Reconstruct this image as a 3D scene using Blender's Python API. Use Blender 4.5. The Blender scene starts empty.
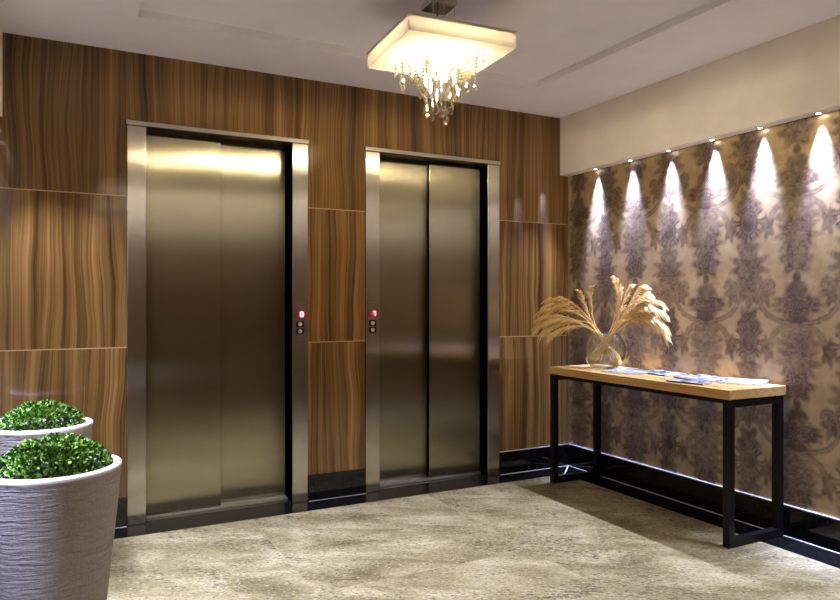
import bpy, bmesh, math, random
import numpy as np
from mathutils import Vector, Matrix, noise as mnoise

random.seed(7)
SC = bpy.context.scene
COL = SC.collection
R = math.radians

# ------------------------------------------------------------------ camera
cam_data = bpy.data.cameras.new('camera')
cam = bpy.data.objects.new('camera', cam_data)
COL.objects.link(cam)
cam.location = (-3.345, -4.052, 1.215)
cam.rotation_euler = (R(90), 0, -0.4775)
cam_data.sensor_width = 36.0
cam_data.lens = 689.0 / 840.0 * 36.0
cam_data.shift_y = 1.9 / 840.0
cam_data.clip_start = 0.02
SC.camera = cam

# ------------------------------------------------------------------ world, exposure
world = bpy.data.worlds.new('world')
SC.world = world
world.use_nodes = True
world.node_tree.nodes['Background'].inputs[0].default_value = (0.8, 0.75, 0.7, 1)
world.node_tree.nodes['Background'].inputs[1].default_value = 0.02
SC.view_settings.view_transform = 'Standard'
SC.view_settings.look = 'None'
SC.view_settings.gamma = 1.0
SC.view_settings.use_curve_mapping = False
SC.view_settings.exposure = 0.5

# light strengths used by the lamp builders further down
BULB = 900.0            # chandelier bulbs, emission
BULB_COL = (1.0, 0.85, 0.58)
SPOT_NARROW = 380.0      # watts, wall-washing cone
SPOT_WIDE = 58.0        # watts, spill
SPOT_COL = (0.70, 0.76, 1.0)
SPOT_COL_CORE = (0.44, 0.53, 1.0)
HALL = 18.0              # added ceiling lights of the unseen hall behind, emission
HALL_COL = (1.0, 0.86, 0.70)

# room numbers (metres): back wall y=0, right wall x=0
XL, YB, ZC = -3.70, -9.6, 2.574
ZS = 2.149              # underside of the bulkheads
SOF = 0.082             # bulkhead projection
TRAY = 0.040


# ------------------------------------------------------------------ helpers
def new_bm():
    return bmesh.new()


def obj(name, bm, mat=None, parent=None, smooth=False, loc=None):
    me = bpy.data.meshes.new(name)
    bm.to_mesh(me)
    bm.free()
    if smooth:
        for p in me.polygons:
            p.use_smooth = True
    o = bpy.data.objects.new(name, me)
    COL.objects.link(o)
    if mat:
        for m in (mat if isinstance(mat, (list, tuple)) else [mat]):
            me.materials.append(m)
    if parent is not None:
        o.parent = parent
    if loc is not None:
        o.location = loc
    return o


def empty(name, loc=(0, 0, 0), rz=0.0):
    o = bpy.data.objects.new(name, None)
    COL.objects.link(o)
    o.empty_display_size = 0.05
    o.location = loc
    o.rotation_euler = (0, 0, rz)
    return o


def tag(o, label, cat, group=None, kind=None):
    o['label'] = label
    o['category'] = cat
    if group:
        o['group'] = group
    if kind:
        o['kind'] = kind
    return o


def struct(o, label, cat):
    return tag(o, label, cat, kind='structure')


def box(bm, x0, x1, y0, y1, z0, z1, bevel=0.0):
    vs = [bm.verts.new((x, y, z)) for z in (z0, z1) for y in (y0, y1) for x in (x0, x1)]
    idx = ((0, 2, 3, 1), (4, 5, 7, 6), (0, 1, 5, 4), (2, 6, 7, 3), (0, 4, 6, 2), (1, 3, 7, 5))
    fs = [bm.faces.new([vs[i] for i in f]) for f in idx]
    if bevel > 0:
        es = list({e for f in fs for e in f.edges})
        bmesh.ops.bevel(bm, geom=es, offset=bevel, segments=2, profile=0.5, affect='EDGES')
    return fs


def lathe(bm, prof, seg=64, center=(0, 0, 0), close_bottom=False, close_top=False):
    cx, cy, cz = center
    rings = []
    for r, z in prof:
        rings.append([bm.verts.new((cx + r * math.cos(2 * math.pi * i / seg), cy + r * math.sin(2 * math.pi * i / seg), cz + z)) for i in range(seg)])
    for a, b in zip(rings, rings[1:]):
        for i in range(seg):
            j = (i + 1) % seg
            bm.faces.new((a[i], a[j], b[j], b[i]))
    if close_bottom:
        bm.faces.new(list(reversed(rings[0])))
    if close_top:
        bm.faces.new(rings[-1])
    return rings


def tube(bm, pts, radii, sides=6, cap=True):
    pts = [Vector(p) for p in pts]
    n = len(pts)
    if not isinstance(radii, (list, tuple)):
        radii = [radii] * n
    t0 = (pts[1] - pts[0]).normalized()
    up = Vector((0, 0, 1)) if abs(t0.z) < 0.9 else Vector((1, 0, 0))
    nrm = t0.cross(up).normalized()
    rings = []
    for i in range(n):
        t = (pts[min(i + 1, n - 1)] - pts[max(i - 1, 0)])
        if t.length < 1e-9:
            t = t0
        t = t.normalized()
        nrm = (nrm - t * nrm.dot(t))
        nrm = nrm.normalized() if nrm.length > 1e-6 else t.orthogonal().normalized()
        b = t.cross(nrm)
        rings.append([bm.verts.new(pts[i] + radii[i] * (math.cos(2 * math.pi * k / sides) * nrm + math.sin(2 * math.pi * k / sides) * b)) for k in range(sides)])
    for a, b in zip(rings, rings[1:]):
        for k in range(sides):
            j = (k + 1) % sides
            bm.faces.new((a[k], a[j], b[j], b[k]))
    if cap:
        bm.faces.new(list(reversed(rings[0])))
        bm.faces.new(rings[-1])


def bezier(p0, p1, p2, p3, n):
    out = []
    for i in range(n + 1):
        t = i / n
        u = 1 - t
        out.append(Vector(p0) * u ** 3 + Vector(p1) * 3 * u * u * t + Vector(p2) * 3 * u * t * t + Vector(p3) * t ** 3)
    return out


# ------------------------------------------------------------------ materials
class NT:
    def __init__(self, name):
        self.m = bpy.data.materials.new(name)
        self.m.use_nodes = True
        self.t = self.m.node_tree
        self.bsdf = self.t.nodes['Principled BSDF']
        self.out = self.t.nodes['Material Output']

    def n(self, kind, **kw):
        nd = self.t.nodes.new(kind)
        for k, v in kw.items():
            setattr(nd, k, v)
        return nd

    def link(self, a, b):
        self.t.links.new(a, b)

    def val(self, sock, v):
        if isinstance(v, bpy.types.NodeSocket):
            self.link(v, sock)
        else:
            sock.default_value = v

    def coord(self, scale=(1, 1, 1), loc=(0, 0, 0), src=None):
        if src is None:
            if not hasattr(self, '_tc'):
                self._tc = self.n('ShaderNodeTexCoord').outputs['Object']
            src = self._tc
        mp = self.n('ShaderNodeMapping')
        self.link(src, mp.inputs[0])
        mp.inputs['Scale'].default_value = scale
        mp.inputs['Location'].default_value = loc
        return mp.outputs[0]

    def noise(self, vec, scale=1.0, detail=4.0, rough=0.5, dist=0.0):
        nd = self.n('ShaderNodeTexNoise')
        self.link(vec, nd.inputs['Vector'])
        nd.inputs['Scale'].default_value = scale
        nd.inputs['Detail'].default_value = detail
        nd.inputs['Roughness'].default_value = rough
        nd.inputs['Distortion'].default_value = dist
        return nd.outputs[0]

    def ramp(self, fac, stops, interp='LINEAR'):
        nd = self.n('ShaderNodeValToRGB')
        nd.color_ramp.interpolation = interp
        el = nd.color_ramp.elements
        while len(el) < len(stops):
            el.new(0.5)
        for e, (p, c) in zip(el, stops):
            e.position = p
            e.color = tuple(c) + (1,) if len(c) == 3 else c
        self.link(fac, nd.inputs[0])
        return nd.outputs[0]

    def math(self, op, a, b=0.0, c=0.0, clamp=False):
        nd = self.n('ShaderNodeMath', operation=op, use_clamp=clamp)
        self.val(nd.inputs[0], a)
        self.val(nd.inputs[1], b)
        self.val(nd.inputs[2], c)
        return nd.outputs[0]

    def mix(self, fac, a, b, mode='MIX'):
        nd = self.n('ShaderNodeMix', data_type='RGBA', blend_type=mode)
        self.val(nd.inputs['Factor'], fac)
        for key, v in ((6, a), (7, b)):
            if isinstance(v, bpy.types.NodeSocket):
                self.link(v, nd.inputs[key])
            else:
                nd.inputs[key].default_value = tuple(v) + (1,) if len(v) == 3 else v
        return nd.outputs[2]

    def bump(self, h, strength=0.3, dist=0.01):
        nd = self.n('ShaderNodeBump')
        self.link(h, nd.inputs['Height'])
        nd.inputs['Strength'].default_value = strength
        nd.inputs['Distance'].default_value = dist
        self.link(nd.outputs[0], self.bsdf.inputs['Normal'])

    def set(self, **kw):
        for k, v in kw.items():
            s = self.bsdf.inputs[k.replace('_', ' ')]
            if isinstance(v, bpy.types.NodeSocket):
                self.link(v, s)
            elif isinstance(v, tuple) and len(v) == 3 and s.type == 'RGBA':
                s.default_value = v + (1,)
            else:
                s.default_value = v
        return self


def srgb(r, g, b):
    f = lambda c: (c / 255 / 12.92) if c / 255 <= 0.04045 else ((c / 255 + 0.055) / 1.055) ** 2.4
    return (f(r), f(g), f(b))


def simple(name, col, rough=0.5, metal=0.0, spec=0.5, var=0.06, scale=30.0, bump=0.0):
    t = NT(name)
    nz = t.noise(t.coord(), scale, 4)
    c = t.ramp(nz, [(0.3, tuple(x * (1 - var) for x in col)), (0.7, tuple(min(1, x * (1 + var)) for x in col))])
    t.set(Base_Color=c, Roughness=rough, Metallic=metal, Specular_IOR_Level=spec)
    if bump:
        t.bump(nz, bump, 0.003)
    return t.m


def mat_wood_panel():
    t = NT('walnut_panel')
    tc = t.n('ShaderNodeTexCoord').outputs['Object']
    sp = t.n('ShaderNodeSeparateXYZ')
    t.link(tc, sp.inputs[0])
    x, z = sp.outputs[0], sp.outputs[2]
    # each course of panels has its own figure
    r1 = t.math('GREATER_THAN', z, 0.968)
    r2 = t.math('GREATER_THAN', z, 1.790)
    off = t.math('ADD', t.math('MULTIPLY', r1, 7.3), t.math('MULTIPLY', r2, 5.1))
    xo = t.math('ADD', x, off)
    cb = t.n('ShaderNodeCombineXYZ')
    t.link(xo, cb.inputs[0])
    t.link(z, cb.inputs[2])
    t._tc = cb.outputs[0]
    warp = t.noise(t.coord((3.0, 1, 1.1)), 1.0, 2, 0.5)
    xw = t.math('MULTIPLY_ADD', t.math('SUBTRACT', warp, 0.5), 0.11, xo)
    cb2 = t.n('ShaderNodeCombineXYZ')
    t.link(xw, cb2.inputs[0])
    t.link(z, cb2.inputs[2])
    t._tc = cb2.outputs[0]
    broad = t.noise(t.coord((13, 1, 0.16)), 1.0, 3, 0.55)
    mid = t.noise(t.coord((80, 1, 0.45)), 1.0, 4, 0.6)
    fine = t.noise(t.coord((170, 1, 2.2)), 1.0, 4, 0.65)
    v = t.math('ADD', t.math('ADD', t.math('MULTIPLY', broad, 0.52), t.math('MULTIPLY', mid, 0.34)), t.math('MULTIPLY', fine, 0.16))
    col = t.ramp(v, [(0.36, srgb(48, 31, 16)), (0.43, srgb(78, 54, 28)), (0.50, srgb(108, 79, 43)), (0.57, srgb(132, 100, 57)), (0.68, srgb(160, 126, 78))])
    streak = t.noise(t.coord((95, 1, 0.25), (3.7, 0, 0)), 1.0, 2, 0.5)
    dk = t.ramp(streak, [(0.60, (0, 0, 0)), (0.70, (1, 1, 1))])
    col = t.mix(t.math('MULTIPLY', dk, 0.55), col, srgb(56, 38, 22))
    # pale joints between the courses
    def near(zv):
        return t.math('LESS_THAN', t.math('ABSOLUTE', t.math('SUBTRACT', z, zv)), 0.0026)
    j = t.math('ADD', near(0.968), near(1.790), clamp=True)
    col = t.mix(j, col, srgb(176, 142, 100))
    t.set(Base_Color=col, Roughness=0.10, Specular_IOR_Level=0.42)
    return t.m


def mat_steel(name='brushed_steel', rough=0.23, col=(0.41, 0.375, 0.275), aniso=1.0, rot=0.0, spread=0.34):
    t = NT(name)
    co = t.coord((420, 420, 1.5))
    g = t.noise(co, 1.0, 3, 0.6)
    c = t.ramp(g, [(0.3, tuple(x * 0.93 for x in col)), (0.7, tuple(x * 1.05 for x in col))])
    t.set(Base_Color=c, Metallic=1.0, Roughness=rough, Anisotropic=aniso, Anisotropic_Rotation=rot)
    # fine vertical brushing scatters the mirror image sideways
    geo = t.n('ShaderNodeNewGeometry')
    rn = []
    for k in (91000.0, 53000.0):
        wn = t.n('ShaderNodeTexWhiteNoise', noise_dimensions='3D')
        t.link(t.coord((k, k, k)), wn.inputs['Vector'])
        rn.append(wn.outputs['Value'])
    dx = t.math('MULTIPLY', t.math('SUBTRACT', t.math('ADD', rn[0], rn[1]), 1.0), spread)
    cx = t.n('ShaderNodeCombineXYZ')
    t.link(dx, cx.inputs[0])
    av = t.n('ShaderNodeVectorMath', operation='ADD')
    t.link(geo.outputs['Normal'], av.inputs[0])
    t.link(cx.outputs[0], av.inputs[1])
    nv = t.n('ShaderNodeVectorMath', operation='NORMALIZE')
    t.link(av.outputs[0], nv.inputs[0])
    t.link(nv.outputs[0], t.bsdf.inputs['Normal'])
    v = t.n('ShaderNodeCombineXYZ')
    v.inputs[0].default_value = 1.0
    t.link(v.outputs[0], t.bsdf.inputs['Tangent'])
    return t.m


def mat_granite_floor():
    t = NT('cream_granite')
    tc = t.n('ShaderNodeTexCoord').outputs['Object']
    # slabs, each with its own figure
    br = t.n('ShaderNodeTexBrick')
    mp = t.n('ShaderNodeMapping')
    t.link(tc, mp.inputs[0])
    mp.inputs['Location'].default_value = (0.21, 0.2, 0)
    t.link(mp.outputs[0], br.inputs['Vector'])
    br.offset = 0.0
    br.inputs['Color1'].default_value = (0, 0, 0, 1)
    br.inputs['Color2'].default_value = (1, 1, 1, 1)
    br.inputs['Mortar'].default_value = (0.5, 0.5, 0.5, 1)
    br.inputs['Scale'].default_value = 1.0
    br.inputs['Mortar Size'].default_value = 0.0012
    br.inputs['Brick Width'].default_value = 1.1
    br.inputs['Row Height'].default_value = 0.55
    bw = t.n('ShaderNodeRGBToBW')
    t.link(br.outputs['Color'], bw.inputs[0])
    ad = t.n('ShaderNodeVectorMath', operation='MULTIPLY_ADD')
    t.link(br.outputs['Color'], ad.inputs[0])
    ad.inputs[1].default_value = (0.31, 0.47, 0.23)
    t.link(tc, ad.inputs[2])
    t._tc = ad.outputs[0]
    rot = t.n('ShaderNodeMapping')
    t.link(ad.outputs[0], rot.inputs[0])
    rot.inputs['Rotation'].default_value = (0, 0, R(33))
    t._tc = rot.outputs[0]
    cloud = t.noise(t.coord((2.2, 5.0, 1)), 1.0, 5, 0.6, 0.4)
    base = t.ramp(cloud, [(0.30, srgb(100, 90, 62)), (0.5, srgb(140, 128, 96)), (0.7, srgb(178, 166, 136))])
    sp1 = t.noise(t.coord((30, 75, 1)), 1.0, 4, 0.7)
    sp2 = t.noise(t.coord((62, 100, 1), (5, 2, 0)), 1.0, 4, 0.75)
    dens = t.noise(t.coord((1.6, 4.5, 1), (2, 9, 0)), 1.0, 4, 0.6, 0.6)
    thr = t.math('MULTIPLY_ADD', dens, -0.50, 0.80)
    m1 = t.math('MULTIPLY', t.math('SUBTRACT', sp1, thr), 9.0, clamp=True)
    m2 = t.math('MULTIPLY', t.math('SUBTRACT', sp2, 0.53), 10.0, clamp=True)
    col = t.mix(t.math('MULTIPLY', m1, 0.85), base, srgb(74, 66, 56))
    col = t.mix(t.math('MULTIPLY', m2, 0.80), col, srgb(74, 64, 50))
    lt = t.math('MULTIPLY', t.math('SUBTRACT', t.noise(t.coord((55, 85, 1), (1, 7, 0)), 1.0, 3, 0.6), 0.58), 8.0, clamp=True)
    col = t.mix(t.math('MULTIPLY', lt, 0.5), col, srgb(204, 196, 176))
    col = t.mix(t.math('MULTIPLY', br.outputs['Fac'], 0.5), col, srgb(150, 140, 120))
    t.set(Base_Color=col, Roughness=0.16, Specular_IOR_Level=0.4)
    return t.m


def mat_black_granite():
    t = NT('black_granite')
    a = t.noise(t.coord((120, 120, 120)), 1.0, 3, 0.7)
    c = t.ramp(a, [(0.55, (0.004, 0.004, 0.004)), (0.66, (0.012, 0.012, 0.014)), (0.74, (0.10, 0.11, 0.13))])
    t.set(Base_Color=c, Roughness=0.07, Specular_IOR_Level=0.45)
    return t.m


def mat_wallpaper():
    t = NT('damask_wallpaper')
    at = t.n('ShaderNodeAttribute', attribute_name='damask')
    sp = t.n('ShaderNodeSeparateColor')
    t.link(at.outputs['Color'], sp.inputs[0])
    mask, line = sp.outputs[0], sp.outputs[1]
    fib = t.noise(t.coord((1, 30, 240)), 1.0, 3, 0.6)
    mot = t.noise(t.coord((9, 9, 9)), 1.0, 4, 0.6)
    gold = t.ramp(mot, [(0.3, srgb(176, 150, 106)), (0.7, srgb(204, 180, 136))])
    gold = t.mix(t.math('MULTIPLY', fib, 0.18), gold, srgb(146, 118, 84))
    dark = t.ramp(mot, [(0.3, srgb(78, 59, 48)), (0.7, srgb(106, 86, 75))])
    col = t.mix(mask, gold, dark)
    col = t.mix(t.math('MULTIPLY', line, 0.38), col, srgb(172, 150, 128))
    gr = t.noise(t.coord((170, 170, 170)), 1.0, 3, 0.6)
    col = t.mix(t.math('MULTIPLY', gr, 0.22), col, srgb(86, 68, 54))
    t.set(Base_Color=col, Roughness=0.42, Metallic=0.35, Specular_IOR_Level=0.5)
    h = t.math('ADD', t.math('MULTIPLY', line, 0.5), t.math('MULTIPLY', gr, 0.35))
    t.bump(h, 0.22, 0.002)
    return t.m


def mat_plaster(name, c, rough=0.7, sc=3.0):
    t = NT(name)
    a = t.noise(t.coord((sc, sc, sc)), 1.0, 5, 0.6)
    b = t.noise(t.coord((60, 60, 60)), 1.0, 3, 0.6)
    col = t.ramp(a, [(0.3, tuple(x * 0.93 for x in c)), (0.7, tuple(min(1, x * 1.05) for x in c))])
    t.set(Base_Color=col, Roughness=rough, Specular_IOR_Level=0.25)
    t.bump(b, 0.12, 0.002)
    return t.m


def mat_oak():
    t = NT('oak_veneer')
    a = t.noise(t.coord((30, 1.6, 60)), 1.0, 4, 0.6)
    b = t.noise(t.coord((180, 5, 240)), 1.0, 3, 0.6)
    v = t.math('MULTIPLY_ADD', b, 0.4, t.math('MULTIPLY', a, 0.6))
    col = t.ramp(v, [(0.35, srgb(156, 118, 68)), (0.5, srgb(180, 142, 88)), (0.66, srgb(198, 162, 108))])
    t.set(Base_Color=col, Roughness=0.22, Specular_IOR_Level=0.6)
    return t.m


def mat_concrete():
    t = NT('ribbed_concrete')
    warp = t.noise(t.coord((5, 5, 5)), 1.0, 3, 0.5)
    sep = t.n('ShaderNodeSeparateXYZ')
    t.link(t.n('ShaderNodeTexCoord').outputs['Object'], sep.inputs[0])
    zz = t.math('MULTIPLY_ADD', warp, 0.05, sep.outputs[2])
    cb = t.n('ShaderNodeCombineXYZ')
    t.link(sep.outputs[0], cb.inputs[0])
    t.link(sep.outputs[1], cb.inputs[1])
    t.link(zz, cb.inputs[2])
    ridge = t.noise(t.coord((8, 8, 105), src=cb.outputs[0]), 1.0, 4, 0.55, 0.3)
    grit = t.noise(t.coord((160, 160, 160)), 1.0, 3, 0.6)
    col = t.ramp(grit, [(0.3, srgb(162, 155, 148)), (0.7, srgb(190, 182, 175))])
    t.set(Base_Color=col, Roughness=0.85, Specular_IOR_Level=0.2)
    h = t.math('MULTIPLY_ADD', grit, 0.12, ridge)
    t.bump(h, 1.0, 0.022)
    return t.m


def mat_clear(name, tint=(1, 1, 1), gloss=0.12, ior=1.45, rough=0.02):
    """thin clear glass: see-through with a fresnel mirror"""
    t = NT(name)
    t.t.nodes.remove(t.bsdf)
    tr = t.n('ShaderNodeBsdfTransparent')
    gl = t.n('ShaderNodeBsdfGlossy')
    gl.inputs['Roughness'].default_value = rough
    lw = t.n('ShaderNodeLayerWeight')
    lw.inputs['Blend'].default_value = 0.5
    edge = t.math('MULTIPLY', t.math('POWER', lw.outputs['Facing'], 3.0), 0.95)
    nz = t.noise(t.coord((8, 8, 8)), 1.0, 2)
    f = t.math('ADD', edge, t.math('MULTIPLY_ADD', nz, 0.02, gloss), clamp=True)
    tc_ = t.mix(t.math('POWER', lw.outputs['Facing'], 3.0), tint, tuple(x * 0.62 for x in tint))
    t.link(tc_, tr.inputs[0])
    mx = t.n('ShaderNodeMixShader')
    t.link(f, mx.inputs[0])
    t.link(tr.outputs[0], mx.inputs[1])
    t.link(gl.outputs[0], mx.inputs[2])
    t.link(mx.outputs[0], t.out.inputs[0])
    return t.m


def mat_emit(name, col, strength):
    t = NT(name)
    t.set(Base_Color=(0.02, 0.02, 0.02), Roughness=0.3, Emission_Color=col, Emission_Strength=strength)
    return t.m


def mat_shade():
    t = NT('lamp_shade_fabric')
    nz = t.noise(t.coord((300, 300, 300)), 1.0, 3)
    c = t.ramp(nz, [(0.3, srgb(248, 245, 238)), (0.7, srgb(253, 251, 246))])
    t.t.nodes.remove(t.bsdf)
    d = t.n('ShaderNodeBsdfDiffuse')
    tl = t.n('ShaderNodeBsdfTranslucent')
    t.link(c, d.inputs[0])
    t.link(c, tl.inputs[0])
    mx = t.n('ShaderNodeMixShader')
    mx.inputs[0].default_value = 0.66
    t.link(d.outputs[0], mx.inputs[1])
    t.link(tl.outputs[0], mx.inputs[2])
    t.link(mx.outputs[0], t.out.inputs[0])
    return t.m


def mat_leaf():
    t = NT('boxwood_leaf')
    at = t.n('ShaderNodeAttribute', attribute_name='tone')
    sp = t.n('ShaderNodeSeparateColor')
    t.link(at.outputs['Color'], sp.inputs[0])
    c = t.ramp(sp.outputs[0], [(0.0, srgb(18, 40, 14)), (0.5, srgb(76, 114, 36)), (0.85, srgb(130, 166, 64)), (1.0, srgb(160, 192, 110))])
    t.set(Base_Color=c, Roughness=0.5, Specular_IOR_Level=0.25)
    return t.m


def mat_grass():
    t = NT('dried_grass')
    at = t.n('ShaderNodeAttribute', attribute_name='tone')
    sp = t.n('ShaderNodeSeparateColor')
    t.link(at.outputs['Color'], sp.inputs[0])
    c = t.ramp(sp.outputs[0], [(0.0, srgb(178, 136, 72)), (0.5, srgb(214, 180, 112)), (1.0, srgb(240, 220, 170))])
    t.set(Base_Color=c, Roughness=0.6, Specular_IOR_Level=0.2)
    return t.m


def mat_magazine(name, seed, dark):
    t = NT(name)
    a = t.noise(t.coord((9, 14, 1), (seed, seed * 2.3, 0)), 1.0, 3, 0.5)
    c = t.ramp(a, [(0.42, srgb(150, 151, 155)), (0.5, srgb(96, 104, 126)), (0.55, srgb(34, 40, 58) if dark else srgb(112, 118, 134)), (0.62, srgb(152, 153, 156))], 'LINEAR')
    t.set(Base_Color=c, Roughness=0.25)
    return t.m


M = {}
M['wood'] = mat_wood_panel()
M['steel'] = mat_steel()
M['steel_frame'] = mat_steel('frame_steel', 0.23, (0.56, 0.53, 0.46), 1.0)
M['steel_dark'] = mat_steel('shadow_gap_steel', 0.4, (0.22, 0.19, 0.14), 0.3)
M['chrome'] = simple('polished_chrome', (0.75, 0.72, 0.68), 0.12, 1.0)
M['aluminium'] = simple('sill_aluminium', (0.62, 0.60, 0.56), 0.3, 1.0)
M['granite'] = mat_granite_floor()
M['black'] = mat_black_granite()
M['paper'] = mat_wallpaper()
M['ceiling'] = mat_plaster('ceiling_paint', srgb(246, 243, 244), 0.8, 1.2)
M['stucco'] = mat_plaster('beige_stucco', srgb(238, 229, 216), 0.75, 4.0)
M['oak'] = mat_oak()
M['black_metal'] = simple('black_powder_coat', (0.003, 0.003, 0.0035), 0.4, 0.0, 0.25)
M['concrete'] = mat_concrete()
M['rim'] = simple('pale_concrete_rim', srgb(214, 208, 204), 0.8, 0, 0.2, 0.04, 80, 0.1)
M['soil'] = simple('potting_soil', srgb(40, 28, 18), 0.95, 0, 0.1, 0.4, 120, 0.6)
M['leaf'] = mat_leaf()
M['grass'] = mat_grass()
M['glass'] = mat_clear('vase_glass', (0.94, 0.96, 0.955), 0.07, 1.5)
M['crystal'] = mat_clear('crystal', (0.98, 0.95, 0.88), 0.26, 1.6, 0.04)
M['crystal_drop'] = mat_clear('amber_crystal', (0.90, 0.84, 0.62), 0.20, 1.6, 0.05)
M['bulb'] = mat_emit('bulb_glow', BULB_COL, BULB)
M['shade'] = mat_shade()
M['white_metal'] = simple('white_enamel', (0.75, 0.73, 0.70), 0.4)
M['grout'] = simple('pale_joint', srgb(196, 192, 188), 0.7)
M['black_plastic'] = simple('black_plastic', (0.008, 0.007, 0.007), 0.25)
M['button'] = simple('silver_button', (0.8, 0.78, 0.74), 0.25, 0.6)
M['red_digit'] = mat_emit('red_digit', (1.0, 0.10, 0.14), 9.0)
M['display'] = mat_emit('display_window', (0.6, 0.01, 0.02), 0.06)
M['led_lens'] = mat_emit('led_lens', (0.90, 0.92, 1.0), 30.0)
M['added_hall_lamp'] = mat_emit('added_hall_lamp', HALL_COL, HALL)
M['page'] = simple('paper_pages', srgb(226, 226, 226), 0.6)

# ------------------------------------------------------------------ structure
# floor, with the black granite border as its own trim
bm = new_bm()
box(bm, XL - 0.1, 0.1, YB - 0.1, 0.30, -0.10, 0.0)
floor = struct(obj('floor', bm, M['granite']), 'polished cream speckled granite floor of the lift lobby', 'floor')

bm = new_bm()
B = 0.0015
box(bm, XL + 0.001, -0.001, -0.200, 0.25, 0.0002, B)
struct(obj('trim_1', bm, M['black']), 'black granite floor border along the lift wall', 'floor trim')
bm = new_bm()
box(bm, -0.205, -0.001, YB + 0.01, -0.2005, 0.0002, B)
struct(obj('trim_2', bm, M['black']), 'black granite floor border along the damask wall', 'floor trim')
bm = new_bm()
box(bm, XL + 0.001, XL + 0.205, YB + 0.01, -0.2005, 0.0002, B)
struct(obj('trim_3', bm, M['black']), 'black granite floor border along the left wall', 'floor trim')

# back wall: four pieces of panelling around the two lift openings
D1 = (-3.04, -2.022)
D2 = (-1.642, -0.626)
ZF = 2.20
OP = 0.01
bm = new_bm()
WT = 0.30
for x0, x1, z0, z1 in ((XL - 0.1, D1[0] + OP, 0, ZC + 0.1), (D1[1] - OP, D2[0] + OP, 0, ZC + 0.1), (D2[1] - OP, 0.1, 0, ZC + 0.1),
                       (D1[0] + OP, D1[1] - OP, ZF - OP, ZC + 0.1), (D2[0] + OP, D2[1] - OP, ZF - OP, ZC + 0.1)):
    box(bm, x0, x1, 0.0, WT, z0, z1)
struct(obj('wall_back', bm, M['wood']), 'glossy walnut panelled wall with two lift openings', 'wall')

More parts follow.
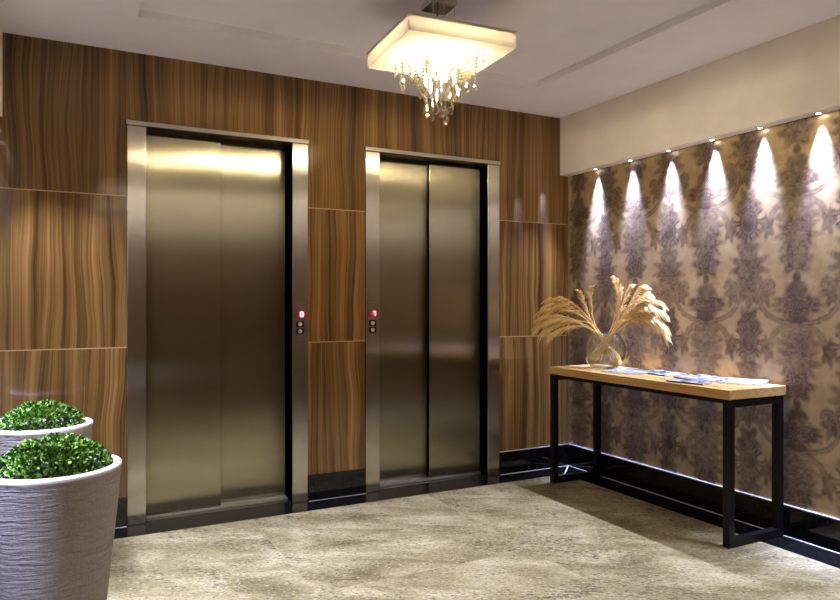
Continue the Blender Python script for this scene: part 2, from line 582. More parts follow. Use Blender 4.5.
# ---- damask wall: the ornament is worked out on the wall's own grid
def damask_fields(y, z):
    P, Q = 0.563, 0.655
    u = (y + 1.236) / P
    u = (u - np.round(u)) * P
    au = np.abs(u)                       # 0 at the urn axis, P/2 at the flower axis
    w = (z - 1.19) / Q
    w = (w - np.floor(w + 0.5)) * Q      # -Q/2 .. Q/2 around the urn
    f = P / 2 - au                       # distance from the flower axis

    def wrap(w0):
        d = w - w0
        return d - np.round(d / Q) * Q

    def ell(px, dz, rx, rz, soft=0.35):
        d = np.sqrt((px / rx) ** 2 + (dz / rz) ** 2)
        return np.clip((1 + soft - d) / (2 * soft), 0, 1)

    def stroke(px, pz, pts, r, soft=0.012):
        best = np.full(px.shape, 9.0)
        for (ax, az), (bx, bz) in zip(pts, pts[1:]):
            dx, dz = bx - ax, bz - az
            L = dx * dx + dz * dz + 1e-9
            t = np.clip(((px - ax) * dx + (pz - az) * dz) / L, 0, 1)
            best = np.minimum(best, np.hypot(px - ax - t * dx, pz - az - t * dz))
        return np.clip((r + soft - best) / soft, 0, 1)

    def lobes(px, dz, rx, rz, n, depth, ph=0.0):
        th = np.arctan2(dz / rz, px / rx)
        rr = 1 + depth * np.cos(n * th + ph)
        d = np.sqrt((px / rx) ** 2 + (dz / rz) ** 2) / rr
        return np.clip((1.22 - d) / 0.40, 0, 1), d, th

    m = np.zeros_like(y)
    ln = np.zeros_like(y)

    def add(a):
        nonlocal m
        m = np.maximum(m, a)

    def lines(a):
        nonlocal ln
        ln = np.maximum(ln, a)

    # rose with leaves above the urn
    dz = wrap(0.25)
    a, d, th = lobes(au, dz, 0.085, 0.080, 7, 0.16)
    add(a)
    lines(a * (np.abs(np.sin(d * 9 + 1.3 * np.sin(3 * th))) < 0.33))
    # leaf spray climbing from the rose to the next urn
    dz = wrap(0.375)
    a, d, th = lobes(au, dz, 0.105, 0.085, 9, 0.22, 1.0)
    add(0.85 * a)
    lines(a * (np.abs(np.sin(th * 8 + d * 5)) < 0.30))
    # neck and lattice dome
    dz = wrap(0.155)
    add(ell(au, dz, 0.022, 0.040))
    dz = wrap(0.085)
    a = ell(au, dz, 0.062, 0.050, 0.2)
    add(a)
    lines(a * (((np.abs(np.sin((au + dz) * 190)) < 0.3) | (np.abs(np.sin((au - dz) * 190)) < 0.3))))
    # fruit-filled urn
    dz = wrap(0.01)
    a, d, th = lobes(au, dz, 0.135, 0.060, 11, 0.10)
    add(a)
    lines(a * (np.abs(np.sin(d * 8 + 2 * np.cos(4 * th))) < 0.28))
    dz = wrap(-0.065)
    add(ell(au, dz, 0.070, 0.035, 0.3))
    # arms scrolling up either side
    dw = wrap(0.0)
    arm = [(0.03, -0.085), (0.10, -0.075), (0.165, -0.045), (0.205, 0.0), (0.218, 0.05), (0.205, 0.10), (0.175, 0.135), (0.145, 0.135), (0.135, 0.11)]
    a = stroke(au, dw, arm, 0.009)
    add(0.85 * a)
    lines(stroke(au, dw, arm, 0.003, 0.004))
    a, d, th = lobes(au - 0.185, wrap(0.075), 0.048, 0.072, 6, 0.28)
    add(0.9 * a)
    lines(a * (np.abs(np.sin(th * 5 + d * 7)) < 0.3))
    # feet and trailing leaves below
    foot = [(0.02, -0.09), (0.075, -0.105), (0.12, -0.135), (0.150, -0.18), (0.155, -0.24)]
    a = stroke(au, dw, foot[:4], 0.012)
    add(0.7 * a)
    lines(0.6 * stroke(au, dw, foot[:4], 0.003, 0.004))
    a, d, th = lobes(au, wrap(-0.185), 0.110, 0.085, 8, 0.18)
    add(0.72 * a)
    lines(a * (np.abs(np.sin(d * 10 + 1.6 * np.sin(4 * th))) < 0.22))
    a, d, th = lobes(au - 0.165, wrap(-0.23), 0.035, 0.060, 5, 0.25)
    add(0.9 * a)
    # flower axis: open oval flower with radiating petals
    dz = wrap(-0.195)
    d0 = np.sqrt((f / 0.036) ** 2 + (dz / 0.048) ** 2)
    a = np.clip((1.9 - d0) / 0.5, 0, 1)
    th = np.arctan2(dz, f + 1e-6)
    dd = np.hypot(f, dz)
    pet = (np.cos(th * 8) > -0.15) * np.clip((0.115 - dd) / 0.02, 0, 1)
    add(np.maximum(a, pet * 0.95))
    lines(np.clip(1 - np.abs(d0 - 1.15) / 0.16, 0, 1))
    lines(pet * (np.abs(np.cos(th * 4)) > 0.97) * (dd > 0.06))
    # pointed leaf finial above it
    dz = wrap(-0.09)
    a, d, th = lobes(f, dz, 0.062, 0.080, 6, 0.22, 0.6)
    add(a * 0.95)
    lines(a * (np.abs(np.sin(f * 160 - dz * 110)) < 0.28))
    # acanthus fans above
    dz = wrap(0.085)
    a, d, th = lobes(f, dz, 0.085, 0.085, 8, 0.26)
    add(a * 0.92)
    lines(a * (np.abs(np.sin(th * 9 + d * 6)) < 0.3))
    dz = wrap(0.215)
    a, d, th = lobes(f, dz, 0.098, 0.100, 10, 0.22, 2.0)
    add(a * 0.9)
    lines(a * (np.abs(np.sin(d * 9 + 1.8 * np.sin(5 * th))) < 0.28))
    dz = wrap(0.33)
    a, d, th = lobes(f, dz, 0.062, 0.065, 7, 0.22)
    add(a * 0.8)
    # small bell under the flower
    dz = wrap(-0.305)
    add(ell(f, dz, 0.030, 0.045) * 0.7)
    # the print sits on soft vertical columns
    band = 0.55 * np.exp(-(au / 0.085) ** 2) + 0.50 * np.exp(-(f / 0.075) ** 2)
    m = np.clip(0.80 * m + 0.36 * band, 0, 1)
    return m, ln


def grid_wall(name, xw, ys, zs, mat):
    me = bpy.data.meshes.new(name)
    ny, nz = len(ys), len(zs)
    Y, Z = np.meshgrid(ys, zs, indexing='ij')
    co = np.stack([np.full(Y.size, xw), Y.ravel(), Z.ravel()], 1)
    me.vertices.add(ny * nz)
    me.vertices.foreach_set('co', co.astype(np.float32).ravel())
    i, j = np.meshgrid(np.arange(ny - 1), np.arange(nz - 1), indexing='ij')
    a = (i * nz + j).ravel()
    q = np.stack([a, a + 1, a + nz + 1, a + nz], 1)
    me.loops.add(q.size)
    me.loops.foreach_set('vertex_index', q.astype(np.int32).ravel())
    me.polygons.add(len(q))
    me.polygons.foreach_set('loop_start', (np.arange(len(q)) * 4).astype(np.int32))
    me.polygons.foreach_set('loop_total', np.full(len(q), 4, np.int32))
    me.update(calc_edges=True)
    at = me.attributes.new('damask', 'FLOAT_COLOR', 'POINT')
    m, ln = damask_fields(Y, Z)
    # worn, slightly broken print
    rs = np.random.RandomState(3)
    def smooth_noise(cell):
        gy, gz = int(10 / cell) + 3, int(3 / cell) + 3
        g = rs.rand(gy, gz)
        fy, fz = (Y - YB) / cell, Z / cell
        iy, iz = np.floor(fy).astype(int).clip(0, gy - 2), np.floor(fz).astype(int).clip(0, gz - 2)
        ty, tz = fy - iy, fz - iz
        return (g[iy, iz] * (1 - ty) * (1 - tz) + g[iy + 1, iz] * ty * (1 - tz) + g[iy, iz + 1] * (1 - ty) * tz + g[iy + 1, iz + 1] * ty * tz)
    fray = smooth_noise(0.014)
    m = np.clip(m * (0.62 + 0.36 * smooth_noise(0.10) + 0.30 * smooth_noise(0.035)) - 0.45 * (fray - 0.5) * (m > 0.05) + 0.06 * (fray > 0.72), 0, 1)
    c = np.stack([m.ravel(), np.clip(ln, 0, 1).ravel(), np.zeros(m.size), np.ones(m.size)], 1).astype(np.float32)
    at.data.foreach_set('color', c.ravel())
    me.materials.append(mat)
    o = bpy.data.objects.new(name, me)
    COL.objects.link(o)
    return o


ys = np.concatenate([np.arange(0.0, -2.45, -0.0055), np.arange(-2.45, YB, -0.04), [YB]])
zs = np.arange(0.10, ZS + 0.03, 0.0055)
wall_r = grid_wall('wall_right', 0.0, ys, zs, M['paper'])
struct(wall_r, 'gold and brown damask papered wall washed by small spotlights', 'wall')
bm = new_bm()
box(bm, 0.0005, 0.12, YB - 0.1, 0.0, 0.0, ZC)
struct(obj('wall_right.001', bm, M['stucco']), 'solid wall behind the damask paper', 'wall')

ys_l = np.concatenate([np.arange(0.0, -1.0, -0.02), np.arange(-1.0, YB, -0.04), [YB]])
wall_l = grid_wall('wall_left', XL, ys_l, np.arange(0.10, ZS + 0.03, 0.02), M['paper'])
struct(wall_l, 'damask papered wall at the far left edge behind the planters', 'wall')
bm = new_bm()
box(bm, XL - 0.12, XL - 0.0005, YB - 0.1, 0.0, 0.0, ZC)
struct(obj('wall_left.001', bm, M['stucco']), 'solid wall behind the left damask paper', 'wall')

bm = new_bm()
box(bm, XL - 0.1, 0.1, YB - 0.12, YB, 0.0, ZC)
struct(obj('wall_front', bm, M['wood']), 'walnut panelled wall at the far end of the lobby behind the camera', 'wall')

# bulkheads over the side walls
bm = new_bm()
box(bm, -SOF, 0.0, YB, -0.0005, ZS, ZC)
struct(obj('trim_4', bm, M['stucco']), 'beige bulkhead above the damask wall holding the spotlights', 'bulkhead')
bm = new_bm()
box(bm, XL, XL + SOF, YB, -0.0005, ZS, ZC)
struct(obj('trim_5', bm, M['stucco']), 'beige bulkhead above the left wall', 'bulkhead')

# ceiling with a shallow rectangular tray
TX0, TX1, TY0, TY1 = -3.03, -0.675, -9.3, -0.515
bm = new_bm()
box(bm, XL - 0.1, TX0, YB - 0.1, 0.0, ZC, ZC + 0.1)
box(bm, TX1, 0.1, YB - 0.1, 0.0, ZC, ZC + 0.1)
box(bm, TX0, TX1, TY1, 0.0, ZC, ZC + 0.1)
box(bm, TX0, TX1, YB - 0.1, TY0, ZC, ZC + 0.1)
box(bm, TX0, TX1, TY0, TY1, ZC + TRAY, ZC + 0.1)
struct(obj('ceiling', bm, M['ceiling']), 'pale painted ceiling with a shallow recessed tray', 'ceiling')

# skirting of black granite
BH, BTK = 0.157, 0.02
def skirting(name, x0, x1, y0, y1, label):
    bm = new_bm()
    box(bm, x0, x1, y0, y1, B, BH, 0.0025)
    return struct(obj(name, bm, M['black']), label, 'skirting')
skirting('baseboard_back', XL, D1[0] - 0.002, -BTK, 0.0, 'black granite skirting left of the left lift')
skirting('baseboard_back.001', D1[1] + 0.002, D2[0] - 0.002, -BTK, 0.0, 'black granite skirting between the two lifts')
skirting('baseboard_back.002', D2[1] + 0.002, -BTK - 0.0005, -BTK, 0.0, 'black granite skirting between right lift and corner')
skirting('baseboard_right', -BTK, 0.0, YB, -0.0005, 'long black granite skirting under the damask wall')
skirting('baseboard_left', XL, XL + BTK, YB, -BTK - 0.0005, 'black granite skirting behind the planters')

# pale joint lines where skirting meets the floor border
bm = new_bm()
J = 0.007
box(bm, D2[1] + 0.002, -BTK - J, -BTK - J, -BTK, B, B + 0.0015)
box(bm, D1[1] + 0.002, D2[0] - 0.002, -BTK - 0.003, -BTK, B, B + 0.001)
box(bm, XL + BTK, D1[0] - 0.002, -BTK - 0.005, -BTK, B, B + 0.0015)
struct(obj('trim_6', bm, M['grout']), 'pale joint line below the skirting of the lift wall', 'joint')
bm = new_bm()
box(bm, -BTK - J, -BTK, YB, -BTK, B, B + 0.0015)
struct(obj('trim_7', bm, M['grout']), 'pale joint line below the skirting of the damask wall', 'joint')
bm = new_bm()
box(bm, -0.008, -0.0005, YB, -0.009, BH + 0.0002, BH + 0.0035)  # thin pale strip along the top of the skirting
struct(obj('trim_10', bm, M['grout']), 'pale line on top of the skirting of the damask wall', 'joint')
bm = new_bm()
box(bm, D2[1] + 0.002, -0.0115, -0.006, -0.0005, BH + 0.0002, BH + 0.0025)  # shorter pale strip on the skirting beside the right lift
struct(obj('trim_11', bm, M['grout']), 'pale line on top of the skirting right of the right lift', 'joint')
# mitre joint of the border in the corner
bm = new_bm()
a0, a1 = Vector((-0.03, -0.03, B + 0.0004)), Vector((-0.20, -0.20, B + 0.0004))
w_ = Vector((0.0035, -0.0035, 0))
bm.faces.new([bm.verts.new(p) for p in (a0 - w_, a1 - w_, a1 + w_, a0 + w_)])
r_ = bmesh.ops.extrude_face_region(bm, geom=bm.faces[:])
bmesh.ops.translate(bm, verts=[v for v in r_['geom'] if isinstance(v, bmesh.types.BMVert)], vec=(0, 0, 0.0008))
struct(obj('trim_8', bm, M['grout']), 'diagonal joint of the black border in the corner', 'joint')
# slim metal corner strip between wood and damask
bm = new_bm()
box(bm, -0.010, -0.0008, -0.010, -0.0008, BH, ZS - 0.001)
struct(obj('trim_9', bm, M['aluminium']), 'slim metal strip in the corner of wood and damask walls', 'corner strip')


# ------------------------------------------------------------------ lifts
def elevator(n, x0, x1, left_front, label):
    root = empty('door_%d' % n, (x0, 0, 0))
    struct(root, label, 'elevator door')
    W = x1 - x0
    JW, PR, DP = 0.098, 0.014, 0.22
    HB = 2.174
    def jamb(xa, xb):
        bm = new_bm()
        box(bm, xa, xb, -PR, DP, B, HB, 0.004)
        return obj('jamb', bm, M['steel_frame'], root)
    jamb(0, JW)
    jamb(W - JW, W)
    bm = new_bm()
    box(bm, -0.004, W + 0.004, -PR - 0.006, DP, HB + 0.0005, ZF, 0.002)
    obj('header', bm, M['steel_frame'], root)
    # landing door panels, one running behind the other
    mid = W / 2 + (0.0 if left_front else 0.012)
    dep_f, dep_b, th = 0.088, 0.138, 0.035
    for k in (0, 1):
        front = (k == 0) == left_front
        d = dep_f if front else dep_b
        xa, xb = (JW + 0.001, mid + (0.01 if front else 0)) if k == 0 else (mid - (0.01 if front else 0.0), W - JW - 0.001)
        if not front:
            if k == 1: xa -= 0.04
            else: xb += 0.04
        bm = new_bm()
        box(bm, xa, xb, d, d + th, 0.018, HB - 0.022, 0.003)
        obj('door_panel', bm, M['steel'], root)
    bm = new_bm()
    box(bm, JW, W - JW, 0.076, DP, B, 0.012, 0.001)
    box(bm, JW, W - JW, 0.080, 0.084, 0.012, 0.016)
    box(bm, JW, W - JW, 0.128, 0.132, 0.012, 0.016)
    obj('sill', bm, M['aluminium'], root)
    bm = new_bm()
    box(bm, JW, W - JW, DP - 0.012, DP + 0.003, 0.013, HB)
    obj('back_plate', bm, M['steel_dark'], root)
    return root


elevator(1, D1[0], D1[1], True, 'left stainless steel lift entrance with brushed two panel door')
elevator(2, D2[0], D2[1], False, 'right stainless steel lift entrance with brushed two panel door')


def digit(bm, segs, w, h, s, x, z, y):
    """seven segment figure built from bars"""
    P = {'a': (0, h / 2, 1), 'g': (0, 0, 1), 'd': (0, -h / 2, 1), 'f': (-w / 2, h / 4, 0), 'b': (w / 2, h / 4, 0), 'e': (-w / 2, -h / 4, 0), 'c': (w / 2, -h / 4, 0)}
    for k in segs:
        dx, dz, hor = P[k]
        lx, lz = (w / 2, s / 2) if hor else (s / 2, h / 4)
        box(bm, x + dx - lx, x + dx + lx, y - 0.001, y, z + dz - lz, z + dz + lz)


def call_panel(x, label, segs):
    root = empty('call_panel', (x, -0.0143, 0.985))
    tag(root, label, 'call panel')
    bm = new_bm()
    box(bm, -0.034, 0.034, -0.003, 0, 0, 0.225, 0.001)
    obj('faceplate', bm, M['steel_frame'], root)
    bm = new_bm()
    box(bm, -0.030, 0.030, -0.006, -0.003, 0.135, 0.175, 0.001)
    dsp = obj('display', bm, M['display'], root)
    bm = new_bm()
    digit(bm, segs, 0.015, 0.026, 0.006, 0.010, 0.155, -0.006)
    obj('digit', bm, M['red_digit'], dsp)
    for z in (0.095, 0.052):
        bm = new_bm()
        box(bm, -0.024, 0.024, -0.006, -0.003, z - 0.019, z + 0.019, 0.003)
        bz = obj('button_bezel', bm, M['black_plastic'], root)
        bm = new_bm()
        bmesh.ops.create_cone(bm, cap_ends=True, segments=32, radius1=0.0135, radius2=0.011, depth=0.007, matrix=Matrix.Translation((0, -0.008, z)) @ Matrix.Rotation(R(90), 4, 'X'))
        obj('button', bm, M['button'], bz)
    for z in (0.205, 0.020):
        bm = new_bm()
        bmesh.ops.create_cone(bm, cap_ends=True, segments=16, radius1=0.005, radius2=0.004, depth=0.002, matrix=Matrix.Translation((0, -0.004, z)) @ Matrix.Rotation(R(90), 4, 'X'))
        obj('screw', bm, M['chrome'], root)
    l = bpy.data.lights.new('display_light', 'POINT')
    l.energy = 0.10
    l.color = (1, 0.05, 0.08)
    l.shadow_soft_size = 0.01
    lo = bpy.data.objects.new('display_light', l)
    COL.objects.link(lo)
    lo.parent = root
    lo.location = (0.01, -0.022, 0.155)
    return root


call_panel(-2.074, 'call panel with red display on the left lift frame', 'abcdef')
call_panel(-1.597, 'call panel with red display on the right lift frame', 'abc')


# ------------------------------------------------------------------ chandelier
def chandelier(cx, cy, zb):
    root = empty('chandelier', (cx, cy, zb), R(-3.5))
    tag(root, 'square cream shaded chandelier with hanging crystal strands on the ceiling', 'chandelier')
    S, H = 0.258, 0.07
    top = ZC + TRAY - zb
    # fabric sides
    for sx, sy in ((-1, 0), (1, 0), (0, -1), (0, 1)):
        bm = new_bm()
        t = 0.004
        if sx:
            box(bm, sx * S - t / 2, sx * S + t / 2, -S + t / 2, S - t / 2, 0, H)
        else:
            box(bm, -S + t / 2 - t, S - t / 2 + t, sy * S - t / 2, sy * S + t / 2, 0, H)
        obj('shade_side', bm, M['shade'], root)
    bm = new_bm()
    box(bm, -S, S, -S, S, H - 0.008, H - 0.003)
    obj('shade_top', bm, M['white_metal'], root)
    # top rim
    bm = new_bm()
    for x0, x1, y0, y1 in ((-S - .004, S + .004, -S - .004, -S + .006), (-S - .004, S + .004, S - .006, S + .004), (-S - .004, -S + .006, -S, S), (S - .006, S + .004, -S, S)):
        box(bm, x0, x1, y0, y1, H, H + 0.006)
    obj('shade_rim', bm, M['white_metal'], root)
    # lower diffuser with a square opening
    O = 0.185
    bm = new_bm()
    for x0, x1, y0, y1 in ((-S + .003, S - .003, -S + .003, -O), (-S + .003, S - .003, O, S - .003), (-S + .003, -O, -O, O), (O, S - .003, -O, O)):
        box(bm, x0, x1, y0, y1, 0.002, 0.005)
    obj('diffuser', bm, M['shade'], root)
    # mesh plate the strands hang from
    bm = new_bm()
    for k in range(10):
        p = -O + 0.01 + k * (2 * O - 0.02) / 9
        box(bm, p - 0.001, p + 0.001, -O, O, 0.004, 0.006)
        box(bm, -O, O, p - 0.001, p + 0.001, 0.006, 0.008)
    obj('strand_grid', bm, M['chrome'], root)
    # canopy, cables and flex
    bm = new_bm()
    box(bm, -0.065, 0.065, -0.065, 0.065, top - 0.03, top - 0.0005, 0.003)
    obj('canopy', bm, M['chrome'], root)
    for sx in (-1, 1):
        for sy in (-1, 1):
            bm = new_bm()
            tube(bm, [(sx * 0.055, sy * 0.055, H - 0.003), (sx * 0.055, sy * 0.055, top - 0.03)], 0.0012, 6)
            obj('cable', bm, M['chrome'], root)
    bm = new_bm()
    tube(bm, bezier((0.0, 0.0, H - 0.003), (0.012, 0, H + 0.05), (-0.015, 0, top - 0.08), (-0.005, 0, top - 0.03), 10), 0.004, 8)
    obj('flex', bm, M['black_plastic'], root)
    # bulbs
    for bx, by in ((0, 0), (-0.075, -0.075), (0.075, -0.075), (-0.075, 0.075), (0.075, 0.075)):
        bm = new_bm()
        bmesh.ops.create_icosphere(bm, subdivisions=2, radius=0.014, matrix=Matrix.Translation((bx, by, -0.012)) @ Matrix.Diagonal((1, 1, 1.5, 1)))
        bl = obj('bulb', bm, M['bulb'], root, True)
        bm = new_bm()
        bmesh.ops.create_cone(bm, cap_ends=True, segments=12, radius1=0.009, radius2=0.009, depth=0.03, matrix=Matrix.Translation((bx, by, 0.020)))
        obj('bulb_socket', bm, M['white_metal'], bl)
    # strands of beads, longer towards the middle
    rnd = random.Random(11)
    def bead(bm, p, r, zr):
        p = Vector(p)
        n = 6
        ring = [bm.verts.new(p + Vector((r * math.cos(2 * math.pi * i / n), r * math.sin(2 * math.pi * i / n), 0))) for i in range(n)]
        t, b = bm.verts.new(p + Vector((0, 0, zr))), bm.verts.new(p - Vector((0, 0, zr)))
        for i in range(n):
            bm.faces.new((ring[i], ring[(i + 1) % n], t))
            bm.faces.new((ring[(i + 1) % n], ring[i], b))
    def drop(bm, p, L, w):
        prof = [(0.0008, 0), (w * 0.35, -L * 0.18), (w * 0.8, -L * 0.42), (w, -L * 0.64), (w * 0.62, -L * 0.86), (0.0006, -L)]
        lathe(bm, prof, 8, p)
    big = {}
    n_s = 0
    for i in range(10):
        for j in range(10):
            x = -1 + 0.06 + (i + 0.4 * (j % 2)) * 1.80 / 9
            y = -1 + 0.06 + j * 1.88 / 9
            # the strands crowd towards the middle
            k_ = (0.60 + 0.40 * min(1.0, math.hypot(x, y)) ** 1.5) * (O - 0.01)
            x, y = x * k_, y * k_
            if any((x - q) ** 2 + (y - w) ** 2 < 0.021 ** 2 for q, w in ((0, 0), (-0.075, -0.075), (0.075, -0.075), (-0.075, 0.075), (0.075, 0.075))):
                continue
            r = math.hypot(x, y) / O
            L = 0.190 * math.exp(-(r / 0.72) ** 2) + 0.055 + rnd.uniform(-0.055, 0.015)
            bm = new_bm()
            z = 0.0
            while z > -L:
                bead(bm, (x, y, z), 0.0076 + 0.0016 * rnd.random(), 0.0076)
                z -= 0.0155
            tube(bm, [(x, y, 0.004), (x, y, z + 0.01)], 0.0005, 4)
            st = obj('crystal_strand', bm, M['crystal'], root)
            n_s += 1
            if rnd.random() < (0.6 if r < 0.6 else 0.3):
                bm = new_bm()
                Ld = rnd.uniform(0.050, 0.070) if r < 0.6 else rnd.uniform(0.040, 0.055)
                drop(bm, (x, y, z + 0.008), Ld, Ld * 0.25)
                obj('crystal_drop', bm, M['crystal_drop'], st)
    return root


chandelier(-1.79, -1.238, 2.35)


# ------------------------------------------------------------------ spotlights in the bulkheads
def spotlight(x, y, side, label, group=None, gain=1.0):
    root = empty('recessed_spotlight', (x, y, ZS))
    tag(root, label, 'spotlight', group)
    bm = new_bm()
    lathe(bm, [(0.0115, -0.0005), (0.0115, -0.003), (0.015, -0.004), (0.019, -0.003), (0.019, -0.0002)], 32)
    obj('trim_ring', bm, M['chrome'], root, True)
    bm = new_bm()
    lathe(bm, [(0.011, -0.0006), (0.011, -0.002), (0.006, -0.003), (0.0004, -0.0034)], 24)
    obj('lens', bm, M['led_lens'], root, True)
    for nm, e, ang, bl, tilt in (('narrow_beam', SPOT_NARROW, 37, 1.0, 3.6), ('wide_beam', SPOT_WIDE, 74, 0.7, 22.0)):
        l = bpy.data.lights.new(nm, 'SPOT')
        l.energy = e * gain
        l.color = SPOT_COL_CORE if nm == 'narrow_beam' else SPOT_COL
        l.spot_size = R(ang)
        l.spot_blend = bl
        l.shadow_soft_size = 0.022 if nm == 'narrow_beam' else 0.012
        lo = bpy.data.objects.new(nm, l)
        COL.objects.link(lo)
        lo.parent = root
        lo.location = (0, 0, -0.008)
        # tilted a little: the narrow cone to the wall, the wide one to the room
        lo.rotation_euler = (0, R(tilt * side if nm == 'narrow_beam' else -tilt * side), 0)
    return root


SPOT_Y = [-0.32, -0.655, -0.98, -1.30, -1.61, -1.93, -2.25, -2.57, -2.89]
POS = ['first spotlight from the corner over the damask wall', 'second spotlight from the corner over the damask wall',
       'third spotlight from the corner over the damask wall', 'fourth spotlight from the corner over the damask wall',
       'fifth spotlight from the corner over the damask wall', 'sixth spotlight from the corner, nearest the right photo edge']
for i, y in enumerate(SPOT_Y):
    lab = POS[i] if i < 6 else 'spotlight of the damask wall row beyond the right photo edge'
    spotlight(-0.027, y, -1, lab, 'spotlights over the damask wall')
for i, y in enumerate(SPOT_Y[:6]):
    spotlight(XL + 0.043, y, 1, 'spotlight in the bulkhead above the planters', 'spotlights over the left wall', 1.7)

# ceiling lights added in the unseen lobby for bands reflected in the lift doors
for y in (-5.0, -6.6, -9.0):
    root = empty('added_ceiling_light', (-1.85, y, ZC + TRAY))
    tag(root, 'long slim ceiling light added in the unseen lobby behind the camera', 'ceiling light', 'added ceiling lights behind the camera')
    bm = new_bm()
    box(bm, -1.1, 1.1, -0.07, 0.07, -0.05, -0.0005, 0.004)
    obj('housing', bm, M['white_metal'], root)
    bm = new_bm()
    box(bm, -1.08, 1.08, -0.055, 0.055, -0.056, -0.0502)
    obj('diffuser', bm, M['added_hall_lamp'], root)


# ------------------------------------------------------------------ console table
TZ = 0.78
TX_F, TX_B, TY_L, TY_R = -0.443, -0.012, -0.335, -1.748
root = empty('console_table', (-0.23, -1.04, B))
tag(root, 'narrow oak topped console table on black metal frame against damask wall', 'table')
def tb(name, x0, x1, y0, y1, z0, z1, mat, bev=0.0015):
    bm = new_bm()
    box(bm, x0 + 0.23, x1 + 0.23, y0 + 1.04, y1 + 1.04, z0 - B, z1 - B, bev)
    return obj(name, bm, mat, root)
TT = 0.048
tb('tabletop', TX_F, TX_B, TY_R, TY_L, TZ - TT, TZ, M['oak'], 0.0015)
q = 0.040
xf, xb = TX_F + 0.004, -0.026
for y0 in (TY_L - q - 0.004, TY_R + 0.004):
    tb('leg', xf, xf + q, y0, y0 + q, B + 0.0, TZ - TT - 0.0005, M['black_metal'])
    tb('leg', xb - q, xb, y0, y0 + q, B + 0.0, TZ - TT - 0.0005, M['black_metal'])
    tb('foot_rail', xf + q, xb - q, y0, y0 + q, B, B + q, M['black_metal'])
    tb('end_rail', xf + q, xb - q, y0, y0 + q, TZ - TT - q, TZ - TT - 0.0005, M['black_metal'])
tb('long_rail', xf, xf + q * 0.6, TY_R + q + 0.004, TY_L - q - 0.004, TZ - TT - q * 0.55, TZ - TT - 0.0005, M['black_metal'])
tb('long_rail', xb - q * 0.6, xb, TY_R + q + 0.004, TY_L - q - 0.004, TZ - TT - q * 0.55, TZ - TT - 0.0005, M['black_metal'])

# ------------------------------------------------------------------ vase
VX, VY = -0.190, -0.590
prof_o = []
Rv, zc = 0.138, 0.118
for k in range(25):
    a = -math.acos(-0.0) + 0.0
    th = R(-58 + k * (58 + 50) / 24)
    prof_o.append((Rv * math.cos(th), zc + Rv * math.sin(th)))
prof_o[0] = (prof_o[0][0], 0.0)
bm = new_bm()
top_r, top_z = prof_o[-1]
outer = [(0.001, 0.0)] + prof_o + [(top_r + 0.002, top_z + 0.006), (top_r - 0.002, top_z + 0.006)]
inner = [(max(r - 0.005, 0.001), z + (0.006 if i < 2 else 0.0)) for i, (r, z) in enumerate(prof_o)]
inner = list(reversed(inner)) + [(0.001, 0.008)]
lathe(bm, outer + inner, 64)
vase = obj('glass_vase', bm, M['glass'], None, True, (VX, VY, TZ + 0.0005))
tag(vase, 'round clear glass vase of dried grass on the console table', 'vase')

# ------------------------------------------------------------------ dried grass
def set_tone(o, tones):
    at = o.data.attributes.new('tone', 'FLOAT_COLOR', 'POINT')
    n = len(o.data.vertices)
    t = np.asarray(tones[:n] if len(tones) >= n else list(tones) + [0.5] * (n - len(tones)), np.float32)
    at.data.foreach_set('color', np.stack([t, t, t, np.ones(n, np.float32)], 1).ravel())


def grass(base, mouth, tip, rnd, label, group, droop=0.08, plume_from=0.42, fluff=1.0):
    base, mouth, tip = Vector(base), Vector(mouth), Vector(tip)
    root = empty('dried_grass_stem', base)
    tag(root, label, 'dried grass', group)
    d = (mouth - base)
    # from the mouth the stem goes on straight, then bends over to its tip
    ctrl1 = mouth + d.normalized() * (tip - mouth).length * 0.45
    ctrl2 = tip + Vector((0, 0, droop)) + (ctrl1 - tip) * 0.25
    pts = [base.lerp(mouth, i / 4) for i in range(4)] + bezier(mouth, ctrl1, ctrl2, tip, 18)
    pts = [p - base for p in pts]
    n = len(pts)
    bm = new_bm()
    tube(bm, pts, [0.0040 * (1 - 0.8 * i / n) for i in range(n)], 5)
    st = obj('stem', bm, M['grass'], root)
    set_tone(st, [0.55] * len(st.data.vertices))
    # plume of fine hanging barbs
    bm = new_bm()
    tones = []
    nb = 105
    for k in range(nb):
        t = plume_from + (1 - plume_from) * (k / nb) ** 0.9
        fi = 4 + t * (n - 5)
        i0 = min(int(fi), n - 2)
        p = pts[i0].lerp(pts[i0 + 1], fi - i0)
        tg = (pts[i0 + 1] - pts[i0]).normalized()
        side = tg.orthogonal().normalized()
        ang = rnd.uniform(0, 2 * math.pi)
        side = Matrix.Rotation(ang, 3, tg) @ side
        L = fluff * rnd.uniform(0.035, 0.085) * (1.0 - 0.35 * abs(2 * (k / nb) - 0.9))
        a = p + tg * L * 0.45 + side * L * 0.20
        b = p + tg * L * 0.95 + side * L * 0.30 - Vector((0, 0, L * 0.18))
        c = p + tg * L * 1.25 + side * L * 0.36 - Vector((0, 0, L * 0.55))
        cur = bezier(p, a, b, c, 4)
        v0 = len(bm.verts)
        # keep clear of the walls
        cur = [Vector((min(q.x, -0.012 - base.x), min(q.y, -0.015 - base.y), q.z)) for q in cur]
        tube(bm, cur, [0.0009, 0.0013, 0.0016, 0.0013, 0.0005], 3, False)
        bm.verts.ensure_lookup_table()
        tones += [max(0, min(1, rnd.gauss(0.55, 0.25)))] * (len(bm.verts) - v0)
    pl = obj('plume', bm, M['grass'], root)
    set_tone(pl, tones)
    return root


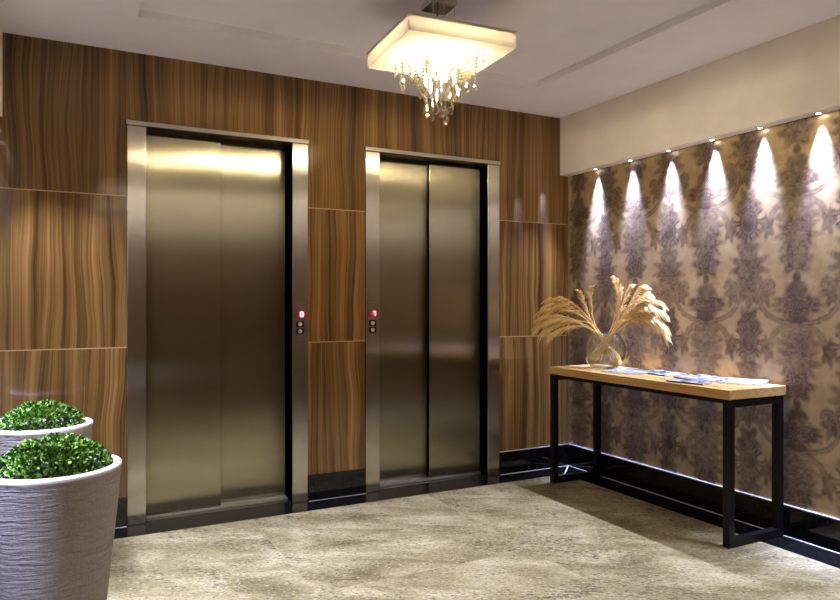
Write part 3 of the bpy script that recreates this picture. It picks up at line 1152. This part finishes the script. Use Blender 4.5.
rnd = random.Random(5)
zt = TZ
tips_left = [(-0.44, -0.19, 1.05), (-0.45, -0.24, 1.10), (-0.46, -0.28, 1.00), (-0.42, -0.22, 1.15), (-0.40, -0.25, 1.19), (-0.44, -0.33, 0.97), (-0.37, -0.24, 1.23), (-0.35, -0.30, 1.24), (-0.47, -0.25, 1.04), (-0.43, -0.30, 1.07)]
tips_up = [(-0.16, -0.66, 1.33), (-0.13, -0.62, 1.36), (-0.18, -0.70, 1.34), (-0.24, -0.52, 1.30), (-0.11, -0.74, 1.31), (-0.28, -0.46, 1.28), (-0.15, -0.69, 1.29)]
tips_right = [(-0.10, -0.84, 1.30), (-0.12, -0.90, 1.25), (-0.08, -0.97, 1.20), (-0.10, -1.02, 1.13), (-0.12, -1.05, 1.04), (-0.07, -1.00, 1.00), (-0.10, -0.93, 1.10), (-0.14, -0.98, 1.16), (-0.12, -0.88, 1.21), (-0.09, -0.99, 1.07)]
for tips, lab, grp in ((tips_left, 'dried golden grass stem drooping left from the glass vase', 'dried grass leaning left'),
                       (tips_up, 'dried golden grass stem standing upright in the glass vase', 'dried grass standing upright'),
                       (tips_right, 'dried golden grass stem arching right from the glass vase', 'dried grass arching right')):
    for tp in tips:
        dv = Vector((tp[0] - VX, tp[1] - VY, 0))
        dn = dv.normalized() if dv.length > 0.01 else Vector((1, 0, 0))
        a_ = rnd.uniform(-0.5, 0.5)
        dn = Matrix.Rotation(a_, 3, 'Z') @ dn
        mouth = Vector((VX, VY, zt + 0.215)) + dn * rnd.uniform(0.02, 0.06) + Vector((rnd.uniform(-.015, .015), rnd.uniform(-.015, .015), 0))
        base = Vector((VX, VY, zt + 0.045)) - dn * rnd.uniform(0.045, 0.098) + Vector((rnd.uniform(-.012, .012), rnd.uniform(-.012, .012), rnd.uniform(0, 0.045)))
        grass(base, mouth, tp, rnd, lab, grp, droop=0.03 if grp.endswith('upright') else (0.045 if grp.endswith('left') else 0.08), plume_from=0.30, fluff=0.9)

# ------------------------------------------------------------------ magazines on the table
def magazine(x, y, rz, w, l, seed, label, z=TZ + 0.0008, th=0.007, open_=False, dark=False):
    root = empty('magazine', (x, y, z), rz)
    tag(root, label, 'magazine')
    bm = new_bm()
    box(bm, -w / 2 + 0.002, w / 2 - 0.002, -l / 2 + 0.002, l / 2 - 0.002, 0.0008, th)
    obj('pages', bm, M['page'], root)
    mt = mat_magazine('magazine_cover', seed, dark)
    bm = new_bm()
    nx = 8
    rows = []
    for i in range(nx + 1):
        xx = -w / 2 + w * i / nx
        lift = 0.010 * (i / nx) ** 3 if open_ else 0.0
        rows.append([bm.verts.new((xx, -l / 2, th + 0.0004 + lift)), bm.verts.new((xx, l / 2, th + 0.0004 + lift))])
    for a, b in zip(rows, rows[1:]):
        bm.faces.new((a[0], b[0], b[1], a[1]))
    r = bmesh.ops.extrude_face_region(bm, geom=bm.faces[:])
    bmesh.ops.translate(bm, verts=[v for v in r['geom'] if isinstance(v, bmesh.types.BMVert)], vec=(0, 0, 0.0006))
    obj('cover', bm, mt, root)
    bm = new_bm()
    box(bm, -w / 2, -w / 2 + 0.003, -l / 2, l / 2, 0, th)
    obj('spine', bm, M['black_plastic'] if dark else M['page'], root)
    return root


magazine(-0.27, -0.88, R(18), 0.19, 0.26, 1.0, 'open blue and white magazine nearest the glass vase', open_=True)
magazine(-0.13, -1.03, R(-8), 0.19, 0.26, 4.2, 'pale magazine at the wall side in the middle of the table', dark=True)
magazine(-0.36, -1.43, R(10), 0.10, 0.21, 7.7, 'small dark edged leaflet at the front edge of the table', dark=True)
magazine(-0.19, -1.36, R(-14), 0.18, 0.25, 2.9, 'open dark spined magazine towards the right of the table', dark=True, open_=True)
magazine(-0.13, -1.58, R(24), 0.17, 0.22, 9.4, 'pale blue magazine closest to the right end of the table', open_=True)


# ------------------------------------------------------------------ planters
def planter(x, y, label, seed):
    root = empty('potted_boxwood', (x, y, 0.0))
    tag(root, label, 'potted plant')
    Hh, Rt, Rb, wall = 0.69, 0.20, 0.125, 0.024
    bm = new_bm()
    prof = [(0.001, B + 0.0), (Rb - 0.006, B + 0.0), (Rb, B + 0.006)]
    for k in range(1, 31):
        t = k / 30
        prof.append((Rb + (Rt - Rb) * t ** 0.85, 0.006 + (Hh - 0.02) * t))
    lathe(bm, prof, 96)
    obj('pot', bm, M['concrete'], root, True)
    bm = new_bm()
    z0 = Hh - 0.014
    lathe(bm, [(Rt, z0), (Rt + 0.001, Hh - 0.005), (Rt - 0.004, Hh), (Rt - wall + 0.004, Hh), (Rt - wall, Hh - 0.005), (Rt - wall - 0.004, Hh - 0.06)], 96)
    obj('rim', bm, M['rim'], root, True)
    bm = new_bm()
    lathe(bm, [(0.001, Hh - 0.014), (0.09, Hh - 0.016), (Rt - wall - 0.0025, Hh - 0.022)], 48)
    obj('soil', bm, M['soil'], root, True)
    # clipped mound of small leaves
    rn = random.Random(seed)
    bm = new_bm()
    tones = []
    Rd, Hd = 0.162, 0.094
    for k in range(3000):
        a = rn.uniform(0, 2 * math.pi)
        u = rn.random() ** 0.55
        rr = u * Rd
        bumpy = 1 + 0.14 * mnoise.noise(Vector((math.cos(a) * u * 4 + seed, math.sin(a) * u * 4, 1.7)))
        zt_ = Hd * max(0.0, 1 - u ** 2.1) ** 0.62 * bumpy
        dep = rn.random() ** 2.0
        z = Hh - 0.035 + 0.018 + zt_ * (1 - 0.36 * dep) + rn.uniform(-0.006, 0.008)
        p = Vector((rr * math.cos(a), rr * math.sin(a), z))
        out = Vector((math.cos(a) * u * 1.1, math.sin(a) * u * 1.1, 0.75 + rn.uniform(-0.3, 0.3))).normalized()
        dirv = (out + Vector((rn.uniform(-1, 1), rn.uniform(-1, 1), rn.uniform(-0.6, 0.9))) * 0.8).normalized()
        side = dirv.cross(out + Vector((rn.uniform(-.5, .5), rn.uniform(-.5, .5), rn.uniform(-.5, .5))))
        if side.length < 1e-3:
            continue
        side.normalize()
        nn = side.cross(dirv).normalized()
        L, w = rn.uniform(0.014, 0.022), rn.uniform(0.0045, 0.007)
        cup = -0.0016
        pts = [p, p + dirv * L * .35 + side * w + nn * cup * -1, p + dirv * L * .75 + side * w * .8 - nn * cup, p + dirv * L + nn * cup,
               p + dirv * L * .75 - side * w * .8 - nn * cup, p + dirv * L * .35 - side * w - nn * cup, p + dirv * L * .5 + nn * cup]
        vs = [bm.verts.new(q_) for q_ in pts]
        for t3 in ((0, 1, 6), (1, 2, 6), (2, 3, 6), (3, 4, 6), (4, 5, 6), (5, 0, 6)):
            bm.faces.new([vs[i] for i in t3])
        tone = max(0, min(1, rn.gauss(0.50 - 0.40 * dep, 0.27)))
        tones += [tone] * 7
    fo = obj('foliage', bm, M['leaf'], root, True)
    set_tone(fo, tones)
    return root


planter(-3.372, -1.545, 'front tapered grey concrete pot with clipped boxwood, nearest the camera', 3)
planter(-3.428, -0.655, 'rear tapered grey concrete pot with clipped boxwood, behind the front pot', 8)
